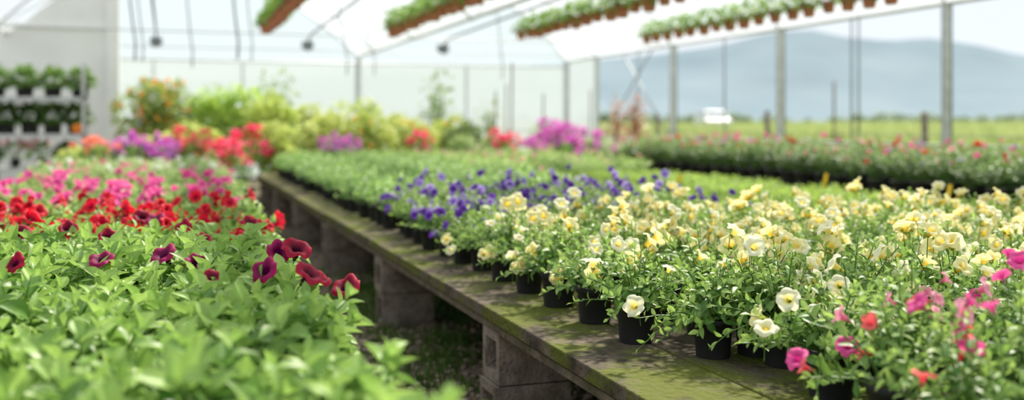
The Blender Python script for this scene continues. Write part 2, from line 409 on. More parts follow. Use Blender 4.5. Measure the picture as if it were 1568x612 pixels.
# ---------------------------------------------------------------- plants: central bench
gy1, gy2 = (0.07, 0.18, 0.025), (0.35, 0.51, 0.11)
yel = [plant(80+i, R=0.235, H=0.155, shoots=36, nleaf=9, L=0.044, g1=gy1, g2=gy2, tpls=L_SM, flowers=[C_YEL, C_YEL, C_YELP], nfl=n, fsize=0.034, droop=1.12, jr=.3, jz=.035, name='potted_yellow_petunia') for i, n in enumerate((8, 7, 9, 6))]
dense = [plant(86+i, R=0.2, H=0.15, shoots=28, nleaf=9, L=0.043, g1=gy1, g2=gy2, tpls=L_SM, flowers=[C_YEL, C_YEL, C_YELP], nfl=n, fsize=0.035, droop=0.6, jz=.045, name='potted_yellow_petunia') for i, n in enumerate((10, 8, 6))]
front = [(1.41+rnd.uniform(-.012, .012), 2.88+0.33*k, BZ, 0, 0, rnd.uniform(0, 6), rnd.uniform(.95, 1.06)) for k in range(6)]
scatter('yellow_petunia_front_row', yel, front)
scatter('yellow_petunia_bed', dense, grid(1.68, 4.7, 2.35, 5.4, 0.25, 0.27, BZ, 0.035, lambda x, y: depth(x, y) < 5.25 and not (x < 2.15 and y > 4.5) and not (x < 1.8 and y < 2.6), seed=6))
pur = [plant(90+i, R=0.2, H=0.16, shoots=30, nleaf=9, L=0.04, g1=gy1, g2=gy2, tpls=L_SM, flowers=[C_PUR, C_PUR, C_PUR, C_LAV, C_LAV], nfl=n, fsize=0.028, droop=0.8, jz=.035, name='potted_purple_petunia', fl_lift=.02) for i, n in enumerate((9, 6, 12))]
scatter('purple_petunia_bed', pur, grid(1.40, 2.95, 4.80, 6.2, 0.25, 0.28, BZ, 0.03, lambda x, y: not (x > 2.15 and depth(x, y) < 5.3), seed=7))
npk = [plant(100+i, R=0.21, H=0.20, shoots=30, nleaf=9, L=0.042, g1=gy1, g2=gy2, tpls=L_SM, flowers=[C_LPINK, C_SALM, C_LPINK, C_PINK], nfl=8, fsize=0.027, droop=1.0, jr=.3, jz=.05, name='potted_pink_calibrachoa') for i in range(2)]
scatter('pink_calibrachoas', npk, [(1.52, 1.80, BZ, 0, 0, 0.5, 1), (1.44, 1.52, BZ, 0, 0, 2.0, .95), (1.72, 1.98, BZ, 0, 0, 1, 1), (1.72, 1.65, BZ, 0, 0, 4, 1), (1.98, 1.9, BZ, 0, 0, 3, 1), (1.6, 1.3, BZ, 0, 0, 3, 1), (1.9, 1.5, BZ, 0, 0, 5, 1)])
grn0 = [plant(105+i, R=0.26, H=0.16, shoots=48, nleaf=9, L=0.044, g1=gy1, g2=gy2, tpls=L_SM, flowers=[C_YEL, C_YELP], nfl=2+i*3, fsize=0.034, droop=1.35, jr=.3, jz=.035, name='potted_budding_petunia') for i in range(2)]
scatter('budding_petunias', grn0, [(1.60, 2.14, BZ, 0, 0, 0.5, 1.0), (1.86, 2.28, BZ, 0, 0, 0.5, 1.), (2.12, 2.1, BZ, 0, 0, 1.5, 1.), (1.68, 2.46, BZ, 0, 0, 2.5, 1.05), (1.54, 2.62, BZ, 0, 0, 3.5, .95)])
sd = [plant(110+i, R=0.13, H=0.07, shoots=20, nleaf=7, L=0.036, g1=(0.15, 0.31, 0.03), g2=(0.48, 0.64, 0.11), tpls=L_SM, droop=0.4, jz=.03, name='potted_bright_seedling', potr=0.055, ph=0.1) for i in range(3)]
scatter('bright_seedling_bed', sd, grid(2.9, 4.95, 3.6, 9.6, 0.17, 0.19, BZ, 0.02, lambda x, y: (depth(x, y) > 5.35 and (y < 7.8 or x > 3.4)) and not (x < 3.1 and y < 6.2), seed=8))
sg = [plant(120+i, R=0.16, H=0.13, shoots=15, nleaf=7, L=0.056, g1=(0.10, 0.25, 0.045), g2=(0.38, 0.56, 0.16), tpls=L_SM, droop=0.7, jz=.045, name='potted_green_foliage') for i in range(3)]
scatter('green_foliage_bed', sg, grid(1.40, 2.95, 6.5, 13.6, 0.23, 0.26, BZ, 0.03, seed=11, s=(.85, 1.25)))
sgf = [plant(126+i, R=0.16, H=0.15, shoots=15, nleaf=7, L=0.055, g1=(0.14, 0.29, 0.05), g2=(0.46, 0.61, 0.17), tpls=L_SM, droop=0.55, jz=.04, flowers=[C_LPINK, C_WHT, C_YEL], nfl=n, name='potted_budding_foliage') for i, n in enumerate((0, 0, 1))]
scatter('far_foliage_bed', sgf, grid(2.95, 4.95, 7.9, 13.3, 0.24, 0.27, BZ, 0.03, lambda x, y: x < 3.4 or y > 9.6, seed=12, s=(.85, 1.2)))
rb = [plant(130+i, R=0.2, H=0.28, shoots=24, nleaf=9, L=0.055, g1=(0.05, 0.13, 0.025), g2=(0.25, 0.39, 0.09), tpls=L_SM, droop=0.45, jz=.06, flowers=[C_PINK, C_RED, C_LAV, C_LPINK, C_WHT], nfl=n, fsize=0.028, name='potted_bedding_flower', potr=0.08, ph=0.14, fl_lift=.02) for i, n in enumerate((3, 1, 5, 2))]
scatter('bedding_flower_rows', rb, grid(6.6, 8.2, 4.5, 13.6, 0.3, 0.3, BZ, 0.03, seed=13, s=(.85, 1.2)))
scatter('far_red_geraniums', gR, pp([(3.42, 13.8, .95), (4.45, 13.7, .95), (4.7, 13.8, .9), (4.58, 13.55, .8)]))
bou = [umbel_plant(75+i, 0.6, 0.36, 26, (0.60, 0.09, 0.43), (0.72, 0.18, 0.53), name='potted_bougainvillea', br=0.06, nl=300) for i in range(2)]
scatter('bougainvilleas', bou, [(5.85, 14.7, 0, 0, 0, 0, 1.42), (6.45, 15.0, 0, 0, 0, 2, 1.35), (6.15, 15.6, 0, 0, 0, 1, 1.55)])
scatter('far_purple_verbenas', gP, pp([(2.15, 13.85, .9), (2.35, 13.8, .85)]))

# ---------------------------------------------------------------- benches
def bench(name, x0, x1, y0, y1, pillars_y, pillars_x, seed):
    rg = random.Random(seed); e = empty(name)
    mb = MB(); w = 0.30
    n = max(1, round((x1-x0)/w)); w = (x1-x0)/n
    for i in range(n):
        ys = [y0]+[p for p in pillars_y if y0 < p < y1]+[y1]
        for a, b in zip(ys[:-1], ys[1:]):
            dz = rg.uniform(-.004, .003); dx = rg.uniform(-.006, .006) if i == 0 else 0
            box(mb, x0+i*w+0.003+dx, x0+(i+1)*w-0.003, a+0.004, b-0.004, BZ-0.05+dz, BZ+dz-0.001, 0)
    o = mb.obj('deck_slabs', [M_WOOD], False, e)
    bv = o.modifiers.new('bev', 'BEVEL'); bv.width = 0.006; bv.segments = 2
    mb = MB()
    for xx in (x0+0.012, x1-0.05):
        box(mb, xx, xx+0.035, y0+0.02, y1-0.02, BZ-0.082, BZ-0.056, 0)
    o = mb.obj('edge_boards', [M_EDGE], False, e)
    mb = MB()
    for py in pillars_y:
        for px in pillars_x:
            for k, (z0, z1) in enumerate(((0.0, 0.2), (0.205, BZ-0.083))):
                a0 = px+rg.uniform(-.01, .01); a1 = a0+0.30; b0 = py-0.1+rg.uniform(-.008, .008); b1 = b0+0.2
                t = 0.035
                V = []; F = []
                def q(*p):
                    k0 = len(V); V.extend(p); F.append((k0, k0+1, k0+2, k0+3))
                q((a0,b0,z0),(a1,b0,z0),(a1,b0,z1),(a0,b0,z1)); q((a1,b1,z0),(a0,b1,z0),(a0,b1,z1),(a1,b1,z1))
                q((a0,b0,z1),(a1,b0,z1),(a1,b1,z1),(a0,b1,z1)); q((a0,b1,z0),(a1,b1,z0),(a1,b0,z0),(a0,b0,z0))
                for (xa, xi) in ((a0, a0+0.12), (a1, a1-0.12)):
                    c0, c1, e0, e1 = b0+t, b1-t, z0+t, z1-t
                    o4 = [(xa,b0,z0),(xa,b1,z0),(xa,b1,z1),(xa,b0,z1)]; i4 = [(xa,c0,e0),(xa,c1,e0),(xa,c1,e1),(xa,c0,e1)]; d4 = [(xi,c0,e0),(xi,c1,e0),(xi,c1,e1),(xi,c0,e1)]
                    for j in range(4):
                        jj = (j+1) % 4
                        q(o4[j], o4[jj], i4[jj], i4[j]); q(i4[j], i4[jj], d4[jj], d4[j])
                    q(*d4)
                mb.add(V, F, 0)
    mb.obj('block_pillars', [M_BLOCK], False, e)
    return e
bench('plant_bench', 1.14, 5.1, 0.6, 14.1, [1.5, 3.6, 5.7, 7.8, 9.8, 11.7, 13.6], [1.15, 2.9, 4.7], 1)
bench('plant_bench', -1.12, 0.40, 0.75, 12.9, [1.2, 3.3, 5.4, 7.5, 9.6, 11.7], [-1.08, 0.06], 2)
bench('plant_bench', 6.45, 8.35, 3.5, 13.9, [4, 6.1, 8.2, 10.3, 12.4], [6.5, 8.0], 3)
bench('plant_bench', -3.1, -1.42, 6.9, 11.7, [7.2, 9.3, 11.4], [-3.05, -1.76], 4)
e = empty('plant_tags')
for (x, y, z) in ((4.9, 6.65, 0.62), (4.78, 5.2, 0.62), (3.2, 4.4, 0.62), (3.9, 7.2, .6)):
    mb = MB(); box(mb, -0.012, 0.012, -0.0008, 0.0008, 0, 0.16, 0); box(mb, -0.018, 0.018, -0.0012, 0.0012, 0.09, 0.16, 0)
    o = mb.obj('tag', [M_TAG], False, e); o.location = (x, y, z); o.rotation_euler = (0.1, 0.12, 0.1)

# ---------------------------------------------------------------- ground
mb = MB(); mb.add([(-9, -3, 0), (9.6, -3, 0), (9.6, 23, 0), (-9, 23, 0)], [(0, 1, 2, 3)]); mb.obj('floor', [M_GROUND])
pebs = []
for i in range(4):
    mb = MB(); rg = random.Random(i); V = []; F = []; nu, nv = 8, 5
    for a in range(nv+1):
        for b in range(nu):
            t = math.pi*a/nv; p = 2*math.pi*b/nu; r = 1+rg.uniform(-.15, .15)
            V.append((r*math.sin(t)*math.cos(p)*0.02, r*math.sin(t)*math.sin(p)*0.015, r*math.cos(t)*0.010+0.005))
    for a in range(nv):
        for b in range(nu): F.append((a*nu+b, a*nu+(b+1) % nu, (a+1)*nu+(b+1) % nu, (a+1)*nu+b))
    mb.add(V, F); pebs.append(mb.mesh('pebble', [M_PEB]))
scatter('gravel_pebbles', pebs, [(rnd.uniform(.4, 3.2), rnd.uniform(1.5, 9), 0, 0, 0, rnd.uniform(0, 6), rnd.uniform(.4, 1.3)) for _ in range(7500)])
def grass_mesh(seed, n, h, w, col1, col2, name, spread=0.12):
    rg = random.Random(seed); mb = MB()
    for k in range(n):
        a = rg.uniform(0, 6.28); r = spread*math.sqrt(rg.random())
        p = np.array([r*math.cos(a), r*math.sin(a), -0.01]); hh = h*rg.uniform(.5, 1.1)
        d = nrm([rg.uniform(-.35, .35), rg.uniform(-.35, .35), 1]); s = nrm(np.cross(d, [rg.uniform(-1, 1), rg.uniform(-1, 1), 0.01]))*w
        b = np.array([rg.uniform(-.25, .25), rg.uniform(-.25, .25), -0.05])*hh
        V = [p-s, p+s, p+d*hh*.5-s*.8, p+d*hh*.5+s*.8, p+d*hh+b]
        mb.add(V, [(0, 1, 3, 2), (2, 3, 4)], 0, mixc(col1, col2, rg.random()))
    return mb.mesh(name, [M_LEAF, M_PETAL])
wd = [grass_mesh(i, 50, 0.08, 0.005, (0.04, 0.10, 0.015), (0.13, 0.22, 0.035), 'weed_tuft') for i in range(2)]
scatter('floor_weeds', wd, [(rnd.uniform(1.0, 3.0), rnd.uniform(4.1, 8), 0, 0, 0, rnd.uniform(0, 6), rnd.uniform(.4, 1.3)) for _ in range(300)] + [(rnd.uniform(.5, 1.15), rnd.uniform(3, 12), 0, 0, 0, rnd.uniform(0, 6), rnd.uniform(.3, .8)) for _ in range(40)])
V = []; F = []
xs = [9.3, 12, 16, 22, 30, 60, 120, 300, 900]; zs = [0, .05, .2, .35, .45, .5, .5, .5, .5]
ysl = [-60, -20, 0, 10, 20, 30, 60, 120, 300, 1000]
for i, x in enumerate(xs):
    for y in ysl: V.append((x, y, zs[i]-0.02))
for i in range(len(xs)-1):
    for j in range(len(ysl)-1):
        a = i*len(ysl)+j; F.append((a, a+len(ysl), a+len(ysl)+1, a+1))
mb = MB(); mb.add(V, F)
mb.add([(-400, 22.4, -0.03), (9.3, 22.4, -0.03), (9.3, 1000, -0.03), (-400, 1000, -0.03)], [(0, 1, 2, 3)])
mb.obj('meadow_ground', [M_FIELD])
tg = [grass_mesh(20+i, 160, 0.8, 0.02, (0.16, 0.27, 0.05), (0.50, 0.53, 0.22), 'tall_grass_clump', 0.7) for i in range(3)]
def mz(x):
    return float(np.interp(x, xs, zs))-0.02
pts = []
for _ in range(4200):
    x = 12+68*rnd.random()**1.3; y = rnd.uniform(6, 95)
    if abs(x-33) < 5 and abs(y-55) < 12: continue
    pts.append((x, y, mz(x), 0, 0, rnd.uniform(0, 6), rnd.uniform(.5, 1.15)*(0.6 if x < 20 else 1.05)))
scatter('meadow_grass', tg, pts)

# ---------------------------------------------------------------- greenhouse shell
XL, XR, YB, EZ = -9.0, 9.0, 22.1, 2.64
spans = [(-9.0, -2.5), (-2.5, 4.0), (4.0, 9.0)]
RISE = 1.55
def arch_z(x):
    for a, b in spans:
        if a <= x <= b:
            u = (x-(a+b)/2)/((b-a)/2)
            return EZ+RISE*(1-abs(u)**2.2)
    return EZ
mb = MB()
for a, b in spans:
    n = 20; V = []; F = []
    for i in range(n+1):
        x = a+(b-a)*i/n
        for y in (-2.5, YB): V.append((x, y, arch_z(x)))
    for i in range(n): F.append((2*i, 2*i+2, 2*i+3, 2*i+1))
    mb.add(V, F)
mb.obj('ceiling', [M_ROOF])
mb = MB()
N = 72; V = []; V2 = []
for i in range(N+1):
    x = XL+(XR-XL)*i/N
    V += [(x, YB, 2.5), (x, YB, arch_z(x))]; V2 += [(x, YB, 0), (x, YB, 2.5)]
F = [(2*i, 2*i+2, 2*i+3, 2*i+1) for i in range(N)]
mb.add(V, F, 0); mb.add(V2, F, 1)
mb.obj('wall_back', [M_FILMUP, M_FILMLOW])
mb = MB(); mb.add([(XL, -2.5, 0), (XL, YB, 0), (XL, YB, EZ), (XL, -2.5, EZ)], [(0, 1, 2, 3)]); mb.obj('wall_left', [M_FILMLOW])
mb = MB(); mb.add([(XR+.04, -2.5, 0), (XR+.04, YB, 0), (XR+.04, YB, 0.86), (XR+.04, -2.5, 0.86)], [(0, 1, 2, 3)])
mb.add([(XR+.04, 20.4, .86), (XR+.04, YB, .86), (XR+.04, YB, EZ), (XR+.04, 20.4, EZ)], [(0, 1, 2, 3)])
mb.obj('wall_right', [M_FILMLOW])
fr = empty('greenhouse_frame')
mb = MB()
pys = [9.78-10.5, 9.78-7, 9.78-3.5, 9.78, 13.29, 16.78, 20.3]
for y in pys:
    box(mb, XR-.045, XR+.03, y-.045, y+.045, 0, EZ)
box(mb, XR-.05, XR+.05, YB-.06, YB+.02, 0, EZ)
for x in (-2.5, 4): box(mb, x-.04, x+.04, YB-.05, YB+.03, 0, EZ)
for x in (-.3, 1.5, 6.5): box(mb, x-.02, x+.02, YB-.05, YB, 0, 2.5)
mb.obj('posts', [M_STEEL], False, fr)
mb = MB()
for gx in (-9, -2.5, 4, 9): tube(mb, [(gx, -2.5, EZ), (gx, YB, EZ)], 0.03, n=8)
tube(mb, [(XR, -2.5, .9), (XR, YB, .9)], 0.022)
tube(mb, [(XL, YB-.03, 2.5), (9, YB-.03, 2.5)], 0.02)
tube(mb, [(XL, YB-.03, 1.0), (9, YB-.03, 1.0)], 0.012)
mb.obj('rails', [M_STEEL], True, fr)
mb = MB()
for y in pys+[YB]:
    for a, b in spans:
        tube(mb, [(a+(b-a)*i/16, y, arch_z(a+(b-a)*i/16)-0.03) for i in range(17)], 0.018)
for y in (16.78, 20.3):
    tube(mb, [(-2.5, y, EZ), (9, y, EZ)], 0.012)
mb.obj('arches', [M_STEEL], True, fr)
mb = MB()
for y in (9.68, 11.4, 11.55, 13.15, 14.9, 16.6, 18.2):
    tube(mb, [(XR-.02, y, .9), (XR-.02, y, EZ)], 0.014)
tube(mb, [(XR-.05, 16.8, .9), (XR-.05, 18.9, EZ)], 0.016)
tube(mb, [(XR-.05, 19.8, .9), (XR-.05, 17.5, EZ)], 0.016)
tube(mb, [(XR-.02, -2, 1.02), (XR-.02, YB, 1.02)], 0.006)
mb.obj('braces', [M_DARKPIPE], True, fr)
for i, x in enumerate((-0.2, 2.35, 4.85)):
    e = empty('overhead_irrigation_pipe')
    mb = MB(); tube(mb, [(x, 4, 2.95), (x, 17.6, 2.72), (x, 18.0, 2.62)], 0.02)
    for y in (6, 9, 12, 15): tube(mb, [(x, y, 2.85), (x, y, arch_z(x)-.03)], 0.005, n=4)
    mb.obj('pipe', [M_DARKPIPE], True, e)
    mb = MB(); box(mb, x-.10, x+.10, 17.95, 18.1, 2.5, 2.64); box(mb, x-.06, x+.06, 17.9, 18.0, 2.46, 2.5)
    o = mb.obj('control_box', [M_DARKPIPE], False, e); b = o.modifiers.new('b', 'BEVEL'); b.width = 0.015
mb = MB()
for (x, y, r) in ((-.6, 15, .018), (-.5, 15.2, .012), (0.75, 14.2, .018), (0.95, 14.4, .01), (0.2, 16.5, .014), (2.9, 18, .014), (3.4, 18, .012), (6.2, 19, .012)):
    zt = arch_z(x)-.08; tube(mb, [(x, y, zt), (x+.03, y, zt-.5), (x+.12, y, 2.6), (x+.16, y, 2.3), (x+.15, y, 2.05)], r)
mb.obj('dangling_hoses', [M_DARKPIPE])

# white partition with column
mb = MB(); V = []; n = 30
for i in range(n+1):
    x = XL+.02+(-.95-XL-.02)*i/n; z = arch_z(x)-.08
    V += [(x, 18.0, 0), (x, 18.0, z), (x, 18.1, z), (x, 18.1, 0)]
F = []
for i in range(n):
    for k in range(4):
        kk = (k+1) % 4; F.append((4*i+k, 4*i+4+k, 4*i+4+kk, 4*i+kk))
F += [(0, 1, 2, 3), (4*n+3, 4*n+2, 4*n+1, 4*n)]
mb.add(V, F, 0); mb.obj('wall_partition', [M_WHITE], False)
mb = MB(); box(mb, -.98, -.78, 17.9, 18.15, 0, arch_z(-.98)-.06, 0); box(mb, -6, -.98, 17.95, 18.0, 2.75, 2.8, 0)
tube(mb, [(-2.6, 17.97, 2.78), (-1.0, 17.97, 3.7)], .02, 0)
mb.obj('trim_1', [M_WHITE], False)

# ---------------------------------------------------------------- hanging pot rows
hp = []
for i in range(3):
    rg = random.Random(200+i); mb = MB()
    revolve(mb, [(0.001, -.15), (.058, -.15), (.060, -.145), (.078, -.03), (.086, -.03), (.088, 0), (.082, 0), (.078, -.02)], 2)
    disc(mb, .079, -.018, 3)
    for k in range(120):
        a = rg.uniform(0, 6.28); el = rg.uniform(-.45, 1.3)
        d = np.array([math.cos(a)*math.cos(el), math.sin(a)*math.cos(el), math.sin(el)])
        p = d*np.array([.135, .135, .15])*rg.uniform(.4, 1.15)+np.array([0, 0, .01])
        if p[2] < 0 and math.hypot(p[0], p[1]) < .09: p[2] = .02
        put_leaf(mb, L_SM[k % 2], p, nrm(d+np.array([rg.uniform(-.5, .5), rg.uniform(-.5, .5), rg.uniform(-.8, .3)])), nrm(d+np.array([0, 0, .8])), rg.uniform(.045, .09), mixc((.06, .18, .02), (.31, .48, .07), rg.random()))
    for k in range(6):
        a = rg.uniform(0, 6.28); tube(mb, [(0, 0, -.02), (.07*math.cos(a), .07*math.sin(a), .07)], .003, 0, (.2, .35, .1), 4, False)
    hp.append(mb.mesh('terracotta_pot_with_foliage', [M_LEAF, M_PETAL, M_TERRA, M_SOIL]))
HZ = 2.55
for x, y1 in ((1.28, 14.4), (3.0, 14.0), (4.95, 13.9), (7.0, 14.2)):
    pts = []; y = 3.2
    while y < y1:
        pts.append((x+rnd.uniform(-.012, .012), y, HZ, rnd.uniform(-.05, .05), rnd.uniform(-.05, .05), rnd.uniform(0, 6), rnd.uniform(.9, 1.1))); y += 0.345
    scatter('hanging_pot_row', hp, pts)
    mb = MB()
    for s in (-.078, .078): tube(mb, [(x+s, 3.0, HZ-.03), (x+s, y1+.1, HZ-.03)], .005, n=5)
    yy = 3.0
    while yy < y1+.2:
        tube(mb, [(x-.08, yy, HZ-.03), (x, yy, HZ+.45), (x+.08, yy, HZ-.03)], .004, n=4); tube(mb, [(x, yy, HZ+.45), (x, yy, arch_z(x)-.02)], .003, n=4)
        yy += 1.89
    mb.obj('pot_rail', [M_DARKPIPE])

# ---------------------------------------------------------------- shrubs
def bush(name, cx, cy, z0, z1, rx, ry, n, L, c1, c2, fl=None, nf=0, fs=0.06, seed=0, sparse=False, potted=True):
    rg = random.Random(seed); mb = MB()
    ph = 0.3 if potted else 0.0
    if potted:
        revolve(mb, [(.001, 0), (.14, 0), (.18, .27), (.195, .27), (.195, .3), (.18, .3), (.175, .27)], 2); disc(mb, .176, .275, 3)
    H = z1-z0; lumps = []
    for k in range(14):
        a = rg.uniform(0, 6.28); q = math.sqrt(rg.random())*.65; zz = rg.uniform(.3, .85)
        lumps.append((np.array([rx*q*math.cos(a), ry*q*math.sin(a), ph+(H-ph)*zz]), rg.uniform(.28, .45)))
    for c, r in lumps:
        tube(mb, [(0, 0, ph*.9), c*np.array([.3, .3, .5])+np.array([0, 0, ph*.4]), c], [.02, .012, .005], 4, n=5, cap=False)
    for k in range(n):
        c, r = rg.choice(lumps)
        v = nrm([rg.gauss(0, 1), rg.gauss(0, 1), rg.gauss(0.15, 1)]); q = rg.uniform(.4, 1)**.5
        if sparse: q = rg.uniform(.2, 1.4)
        p = c+v*np.array([rx, ry, (H-ph)*.5])*r*1.1*q
        d = nrm(v+np.array([rg.uniform(-.9, .9), rg.uniform(-.9, .9), rg.uniform(-.6, .6)]))
        put_leaf(mb, L_SM[k % 2], p, d, nrm(v+np.array([0, 0, .5])), L*rg.uniform(.7, 1.2), mixc(c1, c2, rg.random()))
    for k in range(nf):
        c, r = rg.choice(lumps); v = nrm([rg.gauss(0, 1), rg.gauss(-.3, 1), rg.gauss(0.1, 1)])
        p = c+v*np.array([rx, ry, (H-ph)*.5])*r*1.18
        for j in range(7):
            w = nrm([rg.gauss(0, 1), rg.gauss(0, 1), rg.gauss(0, 1)])
            put_leaf(mb, L_TINY[0], p, w, v, fs, rg.choice(fl), 1)
    return mb.obj(name, [M_LEAF, M_PETAL, M_BLACKPOT, M_SOIL, M_BARK], True, None, (cx, cy, z0))
YG1, YG2 = (.33, .46, .06), (.62, .69, .17)
bush('orange_flowering_shrub', -.25, 16.6, 0, 1.85, .66, .5, 3000, .09, (.18, .31, .05), (.44, .53, .14), [(.95, .36, .04), (.95, .46, .1)], 150, .06, 1)
bush('yellow_green_shrub', .90, 16.5, 0, 1.86, .62, .5, 2900, .10, (.31, .50, .06), (.58, .73, .15), seed=2)
bush('yellow_green_shrub', 1.55, 15.9, 0, 1.62, .45, .45, 2200, .10, YG1, YG2, seed=3)
for i, (x, y, h, w) in enumerate([(2.15, 16.9, 1.5, .5), (3.0, 17.0, 1.55, .5), (3.9, 17.2, 1.4, .5), (4.9, 17.9, 1.25, .5), (2.2, 15.3, 1.3, .45), (2.95, 15.4, 1.3, .45), (3.7, 15.5, 1.2, .45), (.45, 15.5, 1.15, .40), (0.0, 18.6, 1.3, .55), (1.55, 14.95, 1.15, .38), (-.1, 13.9, 1.0, .4), (-1.1, 14.0, .8, .4)]):
    bush('golden_shrub', x, y, 0, h, w, .42, 1700, .09, YG1 if i % 2 else (.38, .47, .08), (.66, .70, .22), [(.9, .35, .05), (.85, .55, .1)], 14 if i in (2, 3, 6, 5) else 0, .06, 10+i)
for i, (x, y, h) in enumerate([(5.7, 18.9, 1.0), (6.9, 18.2, 1.1), (7.6, 19.5, 1.1), (4.6, 15.3, .95), (7.2, 16.5, .9), (7.2, 15.0, .85), (8.0, 15.4, .9)]):
    bush('green_nursery_shrub', x, y, 0, h, .42, .42, 1100, .08, (.18, .31, .08), (.42, .52, .19), seed=30+i)
bush('dark_green_shrub', 4.85, 16.5, 0, 1.25, .42, .4, 1500, .08, (.07, .14, .03), (.19, .27, .06), seed=41)
bush('young_tree', 5.05, 19.3, 0, 2.2, .4, .4, 320, .12, (.16, .28, .07), (.3, .42, .14), seed=42, sparse=True)
bush('young_tree', 1.9, 19, 0, 2.1, .4, .4, 380, .12, (.2, .32, .1), (.34, .46, .18), seed=43, sparse=True)
bush('young_tree', 6.5, 20.3, 0, 1.75, .4, .3, 200, .10, (.2, .3, .1), (.34, .42, .16), seed=46, sparse=True)
bush('red_leaf_tree', 8.3, 16.9, 0, 1.7, .26, .3, 260, .10, (.34, .14, .08), (.48, .27, .16), seed=44, sparse=True)
bush('red_leaf_tree', 8.45, 18.2, 0, 1.8, .22, .3, 220, .10, (.34, .14, .08), (.48, .27, .16), seed=45, sparse=True)
mb = MB()
for (x, y, h) in ((5.5, 16.9, 1.75), (5.9, 17.5, 1.9), (6.3, 16.6, 1.7), (7.6, 17.5, 1.8), (4.95, 14.4, 2.1)):
    tube(mb, [(x, y, 0), (x+.02, y, h)], .014)
mb.obj('bamboo_stakes', [M_BARK])

# ---------------------------------------------------------------- left shelf rack
rk = empty('plant_shelf_rack')
mb = MB()
for x in (-3.5, -2.3, -1.14):
    for y in (15.3, 15.85):
        box(mb, x-.02, x+.02, y-.02, y+.02, 0, 2.02)
for z in (.55, 1.02, 1.54):
    box(mb, -3.52, -1.12, 15.28, 15.30, z-.05, z); box(mb, -3.52, -1.12, 15.85, 15.87, z-.05, z)
    for k in range(12): box(mb, -3.5+k*.2, -3.5+k*.2+.12, 15.3, 15.85, z-.025, z-.005)
mb.obj('rack_frame', [M_STEEL], False, rk)
def tray_plant(seed, g1, g2, nm):
    rg = random.Random(seed); mb = MB(); pot(mb, .125, .10, .2)
    for k in range(300):
        a = rg.uniform(0, 6.28); el = rg.uniform(-.3, 1.4)
        d = np.array([math.cos(a)*math.cos(el), math.sin(a)*math.cos(el), math.sin(el)])
        p = d*np.array([.19, .19, .2])*rg.uniform(.5, 1.05)+np.array([0, 0, .2])
        put_leaf(mb, L_SM[k % 2], p, nrm(d+np.array([rg.uniform(-.6, .6), rg.uniform(-.6, .6), rg.uniform(-.7, .3)])), nrm(d+np.array([0, 0, .6])), rg.uniform(.06, .10), mixc(g1, g2, rg.random()))
    tube(mb, [(0, 0, .18), (0, 0, .33)], .01, 0, (.15, .2, .05), 5)
    return mb.mesh(nm, [M_LEAF, M_PETAL, M_BLACKPOT, M_SOIL])
dk = [tray_plant(300+i, (.02, .07, .01), (.11, .21, .035), 'potted_dark_plant') for i in range(2)]  # same build as the upper shelf's plants, in darker greens
bk = [tray_plant(310+i, (.06, .17, .02), (.24, .40, .07), 'potted_shelf_plant') for i in range(2)]
scatter('shelf_plants_upper', bk, [(-3.36+.36*i, 15.55, 1.54, 0, 0, i, 1.0) for i in range(7)])
scatter('shelf_plants_middle', dk, [(-3.36+.30*i, 15.55+.04*(i % 2), 1.02, 0, 0, i, 1.05) for i in range(8)])
scatter('shelf_plants_lower', dk+gW, [(-3.36+.33*i, 15.55, .55, 0, 0, i, .85) for i in range(7)])
mb = MB(); revolve(mb, [(.001, 0), (.04, .003), (.068, .03), (.078, .07), (.068, .11), (.04, .137), (.001, .142)], 0, (.9, .28, .03)); put_leaf(mb, L_SM[0], np.array([0, 0, .14]), np.array([1, 0, .4]), np.array([0, 0, 1.]), .07, (.15, .3, .05), 0)
mb.obj('orange_fruit', [M_PETAL], True, None, (-1.22, 15.36, 1.02))

# ---------------------------------------------------------------- outdoors
def cam2w(X, D): return (X*CA+D*SA, -X*SA+D*CA)
m, nt, out = newmat('hazy_mountain')  # distance haze is put into the pale blue-grey base colour
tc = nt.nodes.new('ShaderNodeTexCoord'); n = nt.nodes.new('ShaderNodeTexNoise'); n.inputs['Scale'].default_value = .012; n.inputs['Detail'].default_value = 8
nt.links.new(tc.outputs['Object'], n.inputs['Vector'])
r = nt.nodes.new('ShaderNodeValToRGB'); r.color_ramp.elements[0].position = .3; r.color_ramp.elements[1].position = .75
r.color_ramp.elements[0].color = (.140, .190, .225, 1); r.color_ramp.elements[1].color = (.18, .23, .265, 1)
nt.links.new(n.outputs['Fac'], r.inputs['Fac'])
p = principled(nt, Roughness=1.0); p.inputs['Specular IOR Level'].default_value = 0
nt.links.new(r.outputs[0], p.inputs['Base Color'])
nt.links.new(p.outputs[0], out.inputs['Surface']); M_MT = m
prof = [(-600, 140), (0, 130), (400, 120), (700, 108), (870, 95), (1000, 84), (1100, 70), (1180, 50), (1240, 45), (1300, 58), (1360, 63), (1420, 58), (1500, 70), (1568, 86), (1750, 100), (2400, 130), (3500, 150)]
MD = 900.0; V = []; F = []; ncol = 160; rows = 10
for i in range(ncol+1):
    u = -600+4100*i/ncol
    yr = np.interp(u, [q[0] for q in prof], [q[1] for q in prof])
    X = (u*1.2245-960)/1867*MD; H = (188-yr)*1.2245/1867*MD+1.18
    for j in range(rows+1):
        t = j/rows
        nz = noise.noise(Vector((X*.01, t*3, 0)))*10*t*(1-t)*4+noise.noise(Vector((X*.03, t*5, 3)))*3*t
        D = MD-260*(1-t)+nz*3
        x, y = cam2w(X*(D/MD), D)
        V.append((x, y, H*(t**1.2)+nz*.3*(1 if t < 1 else .4)))
for i in range(ncol):
    for j in range(rows):
        a = i*(rows+1)+j; F.append((a, a+rows+1, a+rows+2, a+1))
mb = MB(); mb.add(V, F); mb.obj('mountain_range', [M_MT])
td = []
